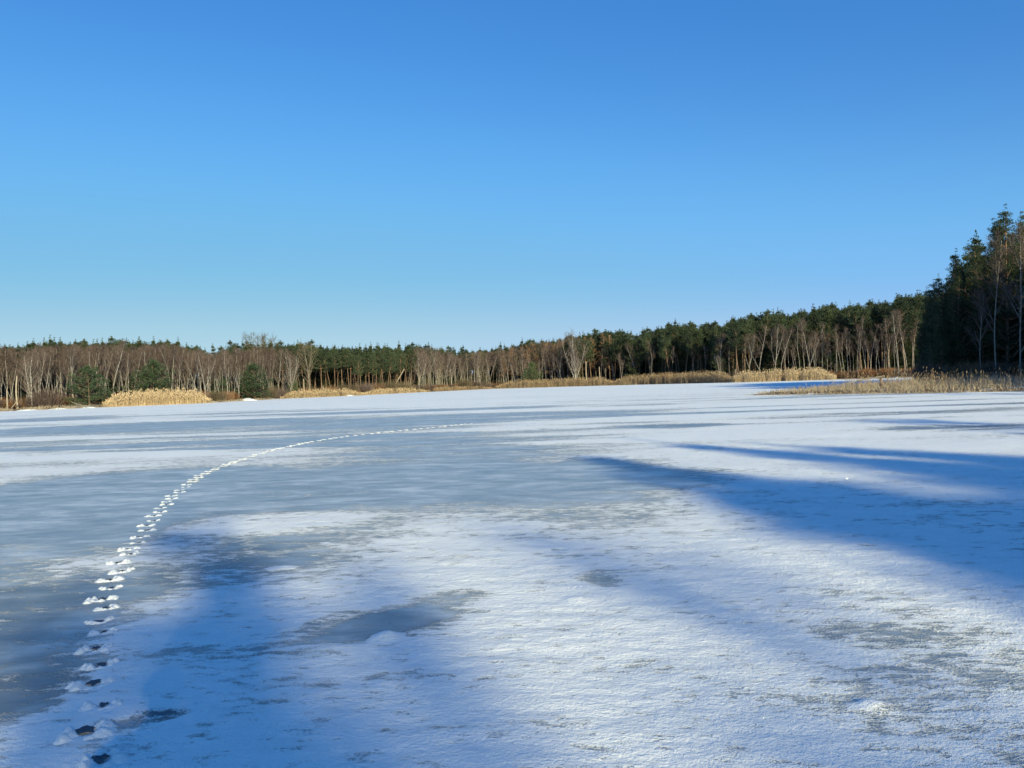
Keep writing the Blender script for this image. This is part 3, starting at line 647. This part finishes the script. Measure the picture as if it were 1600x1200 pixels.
# ---- undergrowth on the far shore
def scrub(name, zones, label):
    pts = []
    for (u0, u1, o0, o1, n, idx, s0, s1) in zones:
        for k in range(n):
            u = random.uniform(u0, u1); d = shoreD(u)+random.uniform(o0, o1); pts.append([PX(u, d), d, 0, random.uniform(0, 6.28), random.uniform(s0, s1), random.choice(idx)])
    z = zland([(p[0], p[1]) for p in pts])
    for p, q in zip(pts, z): p[2] = float(q)
    return scatter(name, bushes, pts, label)
scrub('undergrowth', [(-80, 450, 6, 26, 260, [1, 1, 2, 2, 3], .4, .95), (440, 660, 6, 26, 170, [0, 1, 2], .5, 1.1), (650, 900, 5, 24, 150, [1, 2, 2], .5, 1.2), (900, 1200, 5, 20, 130, [1, 2, 3], .5, 1.0), (1200, 1480, 4, 22, 150, [1, 2, 3], .5, 1.1)], 'low brown scrub and brambles under the trees round the shore')
BUSH = [(75, 4, 1, 1.6, 'dark brown rounded bush between the first two shore birches'), (340, 2.5, 0, 1.0, 'olive brown bush right of the left reed bed'), (352, 3, 2, 0.9, 'brown bush touching the olive one beside the left reeds'), (418, 2.5, 0, 1.35, 'brown willow bush right of the bluish small pine'), (432, 3, 1, 1.2, 'reddish willow bush right of the brown one'),
        (515, 5, 2, 1.1, 'brown bush under the first central pines'), (545, 4, 0, 1.4, 'olive bush left of the leaning dead trunk'), (570, 5, 1, 1.5, 'brown bush left of the large olive willow'), (605, 5, 0, 1.7, 'large olive willow bush below the leaning dead trunk'), (632, 5, 0, 1.6, 'olive willow bush at the right foot of the central pines'), (590, 6, 2, 1.4, 'brown bush between the two large olive willows'),
        (725, 4, 0, 2.0, 'green brown rounded bush under the straight white birch'), (745, 4, 1, 1.6, 'brown bush right of the green brown one at the far end'), (930, 3, 1, 1.6, 'reddish brown bush right of the large white tree'), (1045, 3, 2, 1.8, 'brown bush above the middle reed bed'), (1158, 3, 1, 1.5, 'bush behind the reeds beside the short white post'), (1213, 3, 3, 1.2, 'small bush with orange dead leaves between birch stems'), (1355, 4, 3, 1.2, 'bush with orange dead leaves under the leaning birches')]
for u, off, k, s, lab in BUSH:
    d = shoreD(u)+off; x = PX(u, d)
    tag(obj('bush', bushes[k], None, (x, d, float(land_z(np.array([x]), np.array([d]))[0])), random.uniform(0, 6), (s*1.1, s*1.1, s)), lab, 'bush')

# ---- reeds
def reeds(name, pts, h, m, label, w=0.03, lean=0.12, plume=0.25, leaves=1):
    P = np.array(pts); n = len(P); z = np.maximum(land_z(P[:, 0], P[:, 1]), -0.02)-0.05
    P0 = np.column_stack([P, z]); L = np.array(h)*RNG.uniform(.7, 1.12, n)
    d = np.column_stack([RNG.normal(0.03, lean, n), RNG.normal(0, lean, n), np.ones(n)]); d /= np.linalg.norm(d, axis=1)[:, None]
    P1 = P0+d*L[:, None]; B = MB(); B.slivers(P0, P1, w)
    if leaves:
        for q in range(leaves):
            t = RNG.uniform(.25, .8, n)[:, None]; a = P0+(P1-P0)*t; dd = d*0.75+RNG.normal(size=(n, 3))*0.42; dd[:, 2] = np.abs(dd[:, 2])*0.8
            B.slivers(a, a+dd*(L*0.38)[:, None], w*0.9)
    if plume: B.quads(P1-d*plume*0.4, P1+d*plume*0.6+RNG.normal(size=(n, 3))*plume*0.2, w*2.2)
    return tag(obj(name, B.mesh(name, [m])), label, None, None, 'stuff')
def bed(u0, u1, o0, o1, n):
    out = []
    for k in range(n):
        u = random.uniform(u0, u1); d = shoreD(u)+random.uniform(o0, o1)*random.uniform(.7, 1); x = PX(u, d)+random.gauss(0, .25)
        if float(fbm(np.array([x*.45]), np.array([d*.45]), 3)[0]) > .33+.12*random.random(): out.append((x, d))
    return out
def hvar(p, h, k=.25):
    p = np.array(p); u = p[:, 0]/p[:, 1]*F+800; e = 16+26*fbm(p[:, 0]*0.5, p[:, 1]*0.5, 2)
    end = 0.35+0.65*np.minimum(sstep(u.min(), u.min()+e, u), sstep(-u.max(), -u.max()+e, -u))
    return h*(1-k+2*k*fbm(p[:, 0]*0.5, p[:, 1]*0.5, 4))*end*RNG.uniform(.6, 1.12, len(p))
for nm, b, h, lab in [
    ('reed_bed', bed(163, 326, -1.5, 2.5, 3600), 2.05, 'tall golden reed bed on the left shore below the small pines'),
    ('reed_bed', bed(440, 565, -1, 3.5, 3800), 1.5, 'low yellow reeds before the central pine stand'),
    ('reed_bed', bed(565, 665, -1, 3, 2600), 1.3, 'thin low reeds and grass below the olive willows'),
    ('reed_bed', bed(665, 775, -1, 1.5, 2200), 1.1, 'narrow strip of yellow grass along the far end shore'),
    ('reed_bed', bed(775, 962, -3, 1.5, 7500), 2.7, 'golden reed bed below the large white tree'),
    ('reed_bed', bed(955, 1150, -3, 1.5, 8500), 2.9, 'long golden reed bed before the dark pines'),
    ('reed_bed', bed(1140, 1305, -3, 2, 6500), 2.9, 'tall golden reed bed at the right end of the far shore')]:
    reeds(nm, b, hvar(b, h), M['reed'], lab, w=0.06, lean=0.12, plume=0.35)
b = bed(-60, 165, -1.5, 4, 2600)+bed(325, 440, -1.2, 2.5, 1300)
reeds('shore_grass', b, hvar(b, 0.55, .4), M['sedge'], 'low dead grass and brush along the left shore', w=0.05, lean=.4, plume=0)
# the near spit
def spit_pts(n, cond=None):
    out = []
    while len(out) < n:
        k = 4*n; x = RNG.uniform(19, 62, k); y = RNG.uniform(42, 80, k); sd = lake_sd(x, y); q = fbm(x*0.6, y*0.6, 3)
        ok = (sd > -0.9) & (sd < 9) & (q+0.25*RNG.random(k) > 0.42)
        out += list(zip(x[ok], y[ok]))
    return out[:n]
b = spit_pts(15000); p = np.array(b); sd_ = lake_sd(p[:, 0], p[:, 1])
front = (p[:, 1] < 76)
hh = hvar(b, 1.0, .4)*(0.62+0.55*sstep(0, 4, sd_))*np.interp(p[:, 0], [19, 27, 36, 45], [.42, .55, .70, .75])
reeds('cattail_bed', b, hh, M['sedge'], 'dry pale cattails and sedge on the low spit at the right', w=0.026, lean=.26, plume=.0, leaves=2)
b2 = [q for q in spit_pts(2600) if 27 < q[0] < 47 and lake_sd(np.array([q[0]]), np.array([q[1]]))[0] > 1.5][:1100]
reeds('reed_bed', b2, hvar(b2, 1.35, .4), M['reed'], 'sparse taller reeds with bent plumes along the top of the right spit', w=0.024, lean=.24, plume=.20, leaves=2)

# ---- dead wood
def stick(name, pts, rad, m, label, cat, n=7):
    x, y = pts[0][0], pts[0][1]; B = MB(); B.tube([(a-x, b-y, c) for a, b, c in pts], rad, n)
    return tag(obj(name, B.mesh(name, [m], True), None, (x, y, 0)), label, cat)
def snag(u, v0, v1, off, r, label, bend=0.1, d=None):
    d = (shoreD(u)+off) if d is None else d; x = PX(u, d); z0 = float(land_z(np.array([x]), np.array([d]))[0]); H = height_for(u, v1, d)
    pts = [(x+bend*H*0.05*math.sin(3*t), d, z0-.2+(H-z0+.2)*t) for t in (0, .25, .5, .75, 1)]
    return stick('broken_trunk', pts, [r*.75, r*.7, r*.65, r*.6, r*.5], M['deadwood'], label, 'dead trunk')
snag(11, 635, 608, 2, .15, 'short broken pale trunk at the left edge of the far shore')
snag(28, 636, 587, 2, .17, 'taller broken pale trunk right of the short one', -.9)
snag(917, 590, 565, 3, .2, 'white broken birch trunk just right of the large white tree', -.5)
snag(937, 593, 573, 3, .2, 'second white broken trunk above the central reeds')
snag(505, 612, 603, 1, .15, 'short pale stump in the low yellow reeds')
snag(475, 605, 592, 4, .16, 'pale stub of a trunk left of the first pines')
snag(1149, 585, 577, 2, .25, 'short white post behind the reeds at the right')
d = shoreD(620)+8
stick('fallen_trunk', [(PX(617, d), d, 2.3), (PX(632, d), d+1, height_for(632, 576, d))], [.22, .15], M['deadwood'], 'pale dead trunk leaning at a slant in front of the central pines', 'dead trunk')
d = shoreD(20)+1
stick('leaning_branch', [(PX(15, d), d, 0.1), (PX(27, d), d, 1.5)], [.1, .07], M['deadwood'], 'pale branch propped against the taller broken trunk', 'branch')
def beam(name, a, b, w, h, m, label, cat):
    a = Vector(a); b = Vector(b); d_ = (b-a); L_ = d_.length; q = d_.to_track_quat('X', 'Z')
    me = bpy.data.meshes.new(name); r = random.Random(3); vs = []; fs = []; n = 8
    for i in range(n+1):
        x = L_*i/n
        for sy, sz in ((-1, -1), (1, -1), (1, 1), (-1, 1)): vs.append((x, sy*w/2+r.gauss(0, .006), sz*h/2+r.gauss(0, .004)+0.05*math.sin(PI*i/n)))
    for i in range(n):
        for j in range(4): fs.append((4*i+j, 4*i+(j+1) % 4, 4*i+4+(j+1) % 4, 4*i+4+j))
    fs += [(3, 2, 1, 0), (4*n, 4*n+1, 4*n+2, 4*n+3)]
    me.from_pydata(vs, [], fs); me.materials.append(m); o = obj(name, me); o.location = a; o.rotation_euler = q.to_euler(); return tag(o, label, cat)
# plank lying up against a stump on the spit
px0 = (PX(1318, 63), 63, 0.70); px1 = (PX(1381, 61), 61, 1.28)
beam('wooden_plank', px0, px1, .22, .09, M['deadwood'], 'long pale plank lying aslant in the reeds on the right spit', 'plank')
stick('post', [(px1[0]-.2, 61.1, -.1), (px1[0]-.2, 61.1, 1.18)], [.12, .1], M['pine'], 'dark stump propping up the end of the pale plank', 'post')
# brushwood heap with snow on the left shore
r = random.Random(5)
t = empty('brushwood_heap', (PX(118, shoreD(118)+.5), shoreD(118)+.5, 0)); tag(t, 'heap of grey fallen branches at the ice edge below the small dark pine', 'branches')
for k in range(26):
    B = MB(); a = r.uniform(-.6, .6)+(PI if r.random() < .5 else 0); B.tube(path((0, 0, 0), (math.cos(a), math.sin(a)*.5, r.uniform(0, .5)), r.uniform(.8, 2.2), 3, -.05, .15, r), [.06, .045, .03, .01], 4)
    obj('branch', B.mesh('branch', [M['grey']]), t, (r.gauss(0, 1.2), r.gauss(0, .4), r.uniform(.0, .35)))
def snow_lump(x, y, s, h, label, seed):
    rr = np.random.default_rng(seed); n = 18; vs = []; fs = []
    for i in range(7):
        for j in range(n):
            a = 2*PI*j/n; q = i/6; rad = s*q*(1+.25*math.sin(3*a+seed)+.1*rr.normal()); vs.append((rad*math.cos(a), rad*math.sin(a)*.7, h*(1-q**1.6)*(1+.15*rr.normal())-.06*(i == 6)))
    for i in range(6):
        for j in range(n): fs.append((i*n+j, i*n+(j+1) % n, (i+1)*n+(j+1) % n, (i+1)*n+j))
    me = bpy.data.meshes.new('snow_mound'); me.from_pydata(vs, [], fs); me.materials.append(M['snow']); me.polygons.foreach_set('use_smooth', [True]*len(fs))
    at_ = me.attributes.new('cover', 'FLOAT', 'POINT'); at_.data.foreach_set('value', [1.3]*len(vs))
    return tag(obj('snow_mound', me, None, (x, y, max(0, float(land_z(np.array([x]), np.array([y]))[0])-.02))), label, 'snow mound')
for i, (u, off, s, h, lab) in enumerate([(386, 0.8, 1.9, .7, 'bright mound of snow on the bank between the small pine and the willow bushes'), (137, .3, 1.1, .35, 'small snow patch right of the brushwood heap'), (90, .5, 1.4, .3, 'flat snow patch left of the brushwood heap'), (45, .5, 1.5, .28, 'flat snow patch on the bank below the left birch'), (546, .2, 1.2, .4, 'little snow mound at the edge of the low yellow reeds')]):
    d = shoreD(u)+off-1.0; snow_lump(PX(u, d), d, s, h*.6, lab, i)

# ------------------------------------------------------------------ the near trees at the right and on the bank behind the viewer
RIGHT = [(0, 1575, 84, 326, 'tallest dark pine, jagged crown at the right edge'), (1, 1482, 92, 396, 'dark pine with a thin open crown left of the tallest one'), (2, 1528, 96, 385, 'dark dense pine between the open-crowned and the tallest one'),
         (1, 1550, 88, 350, 'slim dark pine touching the left side of the tallest one'), (2, 1616, 86, 350, 'dark pine cut off by the right edge'), (0, 1458, 100, 452, 'short dark pine at the left end of the near right trees'),
         (2, 1505, 100, 418, 'broad dark pine behind the open-crowned one'), (0, 1538, 86, 380, 'dark pine below the slim one, its top lower'), (2, 1592, 88, 336, 'dark pine whose top leans on the tallest one from the right'), (0, 1496, 87, 430, 'lower dark pine right under the open-crowned one'), (2, 1470, 92, 446, 'low bushy dark pine at the foot of the open-crowned one'), (2, 1560, 91, 345, 'dense dark pine filling the back of the tallest one')]
for k, u, d, vt, lab in RIGHT: tree_at('pine_tree', near_pines[k], u, 0, vt, lab, 'pine', d=d)
for u, d, vt, kit, lab in [(1556, 80, 372, birch_shaded[0], 'thin grey birch before the tallest dark pine'), (1594, 79, 360, birch_shaded[1], 'forked thin grey birch at the right edge before the dark pines'), (1532, 81, 455, birch_shaded[0], 'slender lower birch left of the thin grey one'), (1465, 96, 500, birch_shaded[1], 'low birch in the shade of the near right trees')]:
    tree_at('birch_tree', kit, u, 0, vt, lab, 'birch', d=d)
kitsR = near_pines+birches[:4]+[pines[0], pines[3]]+spruces
pts = []
def addR(x, y, H, i): pts.append([x, y, 0.2, random.uniform(0, 6.28), H/kitsR[i][3], i])
for k in range(90):           # fills in behind the right-hand trees
    u = random.uniform(1445, 1760); d = random.uniform(94, 112); addR(PX(u, d), d, height_for(u, np.interp(u, [1445, 1475, 1520, 1565, 1760], [468, 415, 392, 345, 345])+random.uniform(6, 50), d), random.choice([0, 1, 2, 2, 9, 10]))
for k in range(80):
    u = random.uniform(1445, 1700); d = random.uniform(86, 100); addR(PX(u, d), d, random.uniform(.3, .8)*height_for(u, np.interp(u, [1445, 1480, 1560, 1700], [465, 430, 360, 330]), d), random.choice([2, 2, 0, 9, 10]))
for k in range(150):           # right bank outside the picture: shades those trees and the spit
    y = random.uniform(-2, 76); x = np.interp(y, [-2, 25, 50, 76], [55, 60, 51, 58])+random.uniform(0, 20)*random.random(); addR(x, y, random.uniform(17, 22) if y < 48 else random.uniform(14, 17), random.choice([0, 2, 2, 2, 9, 10]))
for k in range(26): addR(random.uniform(53, 66), random.uniform(-14, 12), random.uniform(18, 21), random.choice([0, 2, 2]))
for k in range(26): y = random.uniform(62, 80); addR(y*.70+5+random.uniform(0, 8), y, random.uniform(13, 16.5), random.choice([0, 2]))
z = zland([(p[0], p[1]) for p in pts])
for p, q in zip(pts, z): p[2] = float(q)
scatter('right_bank_wood', kitsR, pts, 'dense dark wood on the right bank behind the near pines')
scrub_pts = []
for k in range(150):
    u = random.uniform(1330, 1680); d = random.uniform(80, 104) if u > 1440 else random.uniform(100, 150)
    scrub_pts.append([PX(u, d), d, 0, random.uniform(0, 6), random.uniform(.5, 1.1), random.choice([1, 2, 2])])
z = zland([(p[0], p[1]) for p in scrub_pts])
for p, q in zip(scrub_pts, z): p[2] = float(q)
scrub_pts = [p for p in scrub_pts if p[2] > 0]
scatter('right_bank_undergrowth', bushes, scrub_pts, 'dark undergrowth below the near right trees')
# bank behind the viewer: trees whose shadows lie on the ice
tan_el = math.tan(SUN_EL); sdx, sdy = math.sin(SUN_AZ), -math.cos(SUN_AZ)
def caster(u, v, H, kit, label, name='pine_tree', cat='pine', sx=1.0, rz=None):
    x, y = G(u, v); rz = (u*7.3) % 6.28; k = H/kit[3]; tx, ty, tz = TOP[kit[0].name]*k; z0 = 0.9
    L_ = (tz+z0)/tan_el; bx = x+sdx*L_-sx*(tx*math.cos(rz)-ty*math.sin(rz)); by = y+sdy*L_-sx*(tx*math.sin(rz)+ty*math.cos(rz))
    z0 = float(land_z(np.array([bx]), np.array([by]))[0]); dL = (z0-0.9)/tan_el; bx += sdx*dL; by += sdy*dL
    return tree(name, kit, bx, by, H, label, cat, sx=sx, rz=rz)
CAST = [(890, 714, 18, 1, 0.75, 'tallest slim pine of the group behind the viewer, its shadow tip in mid ice'), (1010, 737, 17, 2, 1.22, 'full pine behind the viewer beside the tallest slim one'), (1130, 772, 16, 0, 1.49, 'pine behind the viewer, third of the lower group'), (1330, 822, 15, 2, 1.86, 'shorter dense pine before the widest one behind the viewer'), (1500, 862, 14, 0, 1.86, 'shortest pine of the group behind the viewer'), (1300, 775, 16, 2, 1.49, 'dense middle pine of the group behind the viewer'),
        (1060, 694, 18, 1, 0.94, 'slim pine behind the viewer casting the upper shadow streak'), (1190, 706, 17, 0, 0.94, 'second slim pine of the upper group behind the viewer'), (1340, 722, 17, 2, 1.08, 'broad pine of the upper group behind the viewer'), (1470, 752, 17, 0, 1.76, 'broadest pine of the upper group behind the viewer'), (1440, 785, 16, 2, 1.76, 'pine filling the gap of the group behind the viewer'), (1540, 805, 16, 2, 1.89, 'pine at the right end of the lower group behind the viewer'), (1270, 700, 18, 1, 0.81, 'thin-topped pine of the upper group behind the viewer'), (1500, 735, 18, 2, 1.22, 'rightmost full pine behind the viewer'),
        (1125, 758, 16, 2, 1.35, 'fourth dense pine of the lower group behind the viewer'), (1215, 788, 15, 0, 2.02, 'spreading low pine of the lower group behind the viewer'), (1390, 815, 15, 2, 2.17, 'widest low pine of the lower group behind the viewer'), (1240, 757, 16, 0, 1.62, 'pine between the upper and lower group behind the viewer'), (1300, 703, 18, 2, 0.94, 'slender dense pine of the upper group behind the viewer'), (1420, 710, 18, 2, 1.08, 'slender pine right of the slender dense one behind the viewer'), (1530, 716, 18, 2, 1.22, 'last slender pine of the upper group behind the viewer'),
        (285, 833, 16, 2, 0.91, 'lone slim pine behind the viewer casting the shadow at lower left'), (345, 872, 15.5, 0, 0.62, 'pine close beside the lone slim one behind the viewer'), (315, 960, 14, 2, 0.60, 'low dense pine before the lone slim one behind the viewer'), (95, 965, 14, 2, 0.75, 'farthest left pine behind the viewer, shading the lower left ice'), (1560, 676, 19, 1, 0.60, 'thin-crowned pine far right behind the viewer')]
for u, v, H, k, sx, lab in CAST: caster(u, v, H, near_pines[k], lab, sx=sx)
for u, v, H, k, lab in [(1500, 662, 19, 2, 'tall bare birch behind the viewer casting thin streaks at the right'), (950, 878, 20, 9, 'bare forked birch behind the viewer casting a faint diagonal veil of shade'), (640, 985, 20, 8, 'bare birch behind the viewer shading the lower middle of the ice')]:
    caster(u, v, H, (birches+birch_thin)[k], lab, 'birch_tree', 'birch')

# ------------------------------------------------------------------ the photographer, standing behind the camera (shadow on the snow)
def person(x, y):
    root = empty('person', (x, y, 0.0)); tag(root, 'person in dark jacket and cap holding up a small camera', 'person')
    V = [(0, 0, .96), (0, 0, 1.12), (0, 0, 1.32), (0, .0, 1.47), (0, .01, 1.55), (0, .02, 1.66), (0, .02, 1.74)]
    R_ = [(.20, .15), (.20, .15), (.21, .15), (.10, .08), (.065, .065), (.085, .10), (.06, .07)]
    E = [(0, 1), (1, 2), (2, 3), (3, 4), (4, 5), (5, 6)]
    def ch(start, lst):
        p = start
        for co, rr in lst: V.append(co); R_.append(rr if isinstance(rr, tuple) else (rr, rr)); E.append((p, len(V)-1)); p = len(V)-1
        return p
    for s in (-1, 1):
        ch(0, [((s*.10, 0, .88), .10), ((s*.12, .02, .50), .065), ((s*.13, -.02, .12), .05), ((s*.13, .05, .05), (.05, .04)), ((s*.14, .17, .04), (.045, .03))])
        w = ch(2, [((s*.18, 0, 1.41), .085), ((s*.20, .06, 1.20), .075), ((s*.16, .16, 1.34), .055), ((s*.095, .20, 1.50), .04), ((s*.085, .22, 1.58), (.035, .022))])
        for k in range(4): ch(w, [((s*(.075-.004*k), .235, 1.60+.016*k-.03), .009), ((s*(.045-.004*k), .25, 1.605+.016*k-.03), .008), ((s*(.02+.003*k), .242, 1.605+.016*k-.03), .0075)])
        ch(w, [((s*.065, .205, 1.575), .010), ((s*.04, .195, 1.57), .009)])
    me = bpy.data.meshes.new('body'); me.from_pydata(V, E, [])
    m, n, p = mat('dark_jacket', .9); p.inputs['Base Color'].default_value = (.03, .035, .05, 1); me.materials.append(m)
    o = obj('body', me, root); sk = o.modifiers.new('skin', 'SKIN'); 
    for i, (a, b) in enumerate(R_): me.skin_vertices[0].data[i].radius = (a, b)
    me.skin_vertices[0].data[0].use_root = True
    ss = o.modifiers.new('sub', 'SUBSURF'); ss.levels = 2; ss.render_levels = 2
    J = MB(); n_ = 18; rows_ = [(.72, .21, .15), (.85, .23, .16), (1.05, .22, .16), (1.25, .25, .17), (1.38, .25, .16), (1.46, .15, .12), (1.52, .09, .09)]; vs = []
    for z_, a_, b_ in rows_:
        for j in range(n_): vs.append((a_*math.cos(2*PI*j/n_), .03+b_*math.sin(2*PI*j/n_), z_+.008*math.sin(5*j)))
    J.add(vs, [(i*n_+j, i*n_+(j+1) % n_, (i+1)*n_+(j+1) % n_, (i+1)*n_+j) for i in range(6) for j in range(n_)])
    for s in (-1, 1): J.tube([(s*.20, .02, 1.40), (s*.25, .03, 1.28), (s*.25, .07, 1.18), (s*.20, .15, 1.30), (s*.12, .19, 1.44)], [.085, .085, .08, .07, .055], 10)
    obj('jacket', J.mesh('jacket', [m], True), root)
    B = MB(); n_ = 16; vs = []; 
    for i in range(6):
        q = i/5*PI/2
        for j in range(n_): vs.append((.105*math.cos(q)*math.cos(2*PI*j/n_), .02+.125*math.cos(q)*math.sin(2*PI*j/n_), 1.69+.11*math.sin(q)))
    B.add(vs, [(i*n_+j, i*n_+(j+1) % n_, (i+1)*n_+(j+1) % n_, (i+1)*n_+j) for i in range(5) for j in range(n_)])
    m, n, p = mat('knit_cap', .95); p.inputs['Base Color'].default_value = (.08, .02, .02, 1)
    obj('cap', B.mesh('cap', [m], True), root)
    return root
person(0.03, -0.31)
m, n, p = mat('camera_body', .4); p.inputs['Base Color'].default_value = (.02, .02, .02, 1)
t = empty('compact_camera', (0, -0.075, 1.585)); tag(t, 'small black compact camera held by the photographer', 'camera')
B = MB(); 
for x0, x1, y0, y1, z0, z1 in [(-.05, .05, -.022, 0, -.03, .03)]:
    B.add([(x0, y0, z0), (x1, y0, z0), (x1, y1, z0), (x0, y1, z0), (x0, y0, z1), (x1, y0, z1), (x1, y1, z1), (x0, y1, z1)], [(3, 2, 1, 0), (4, 5, 6, 7), (0, 1, 5, 4), (1, 2, 6, 5), (2, 3, 7, 6), (3, 0, 4, 7)])
obj('housing', B.mesh('housing', [m]), t)
B = MB(); B.tube([(0, 0.001, 0), (0, .025, 0)], [.022, .02], 16); obj('lens_barrel', B.mesh('lens_barrel', [m]), t)
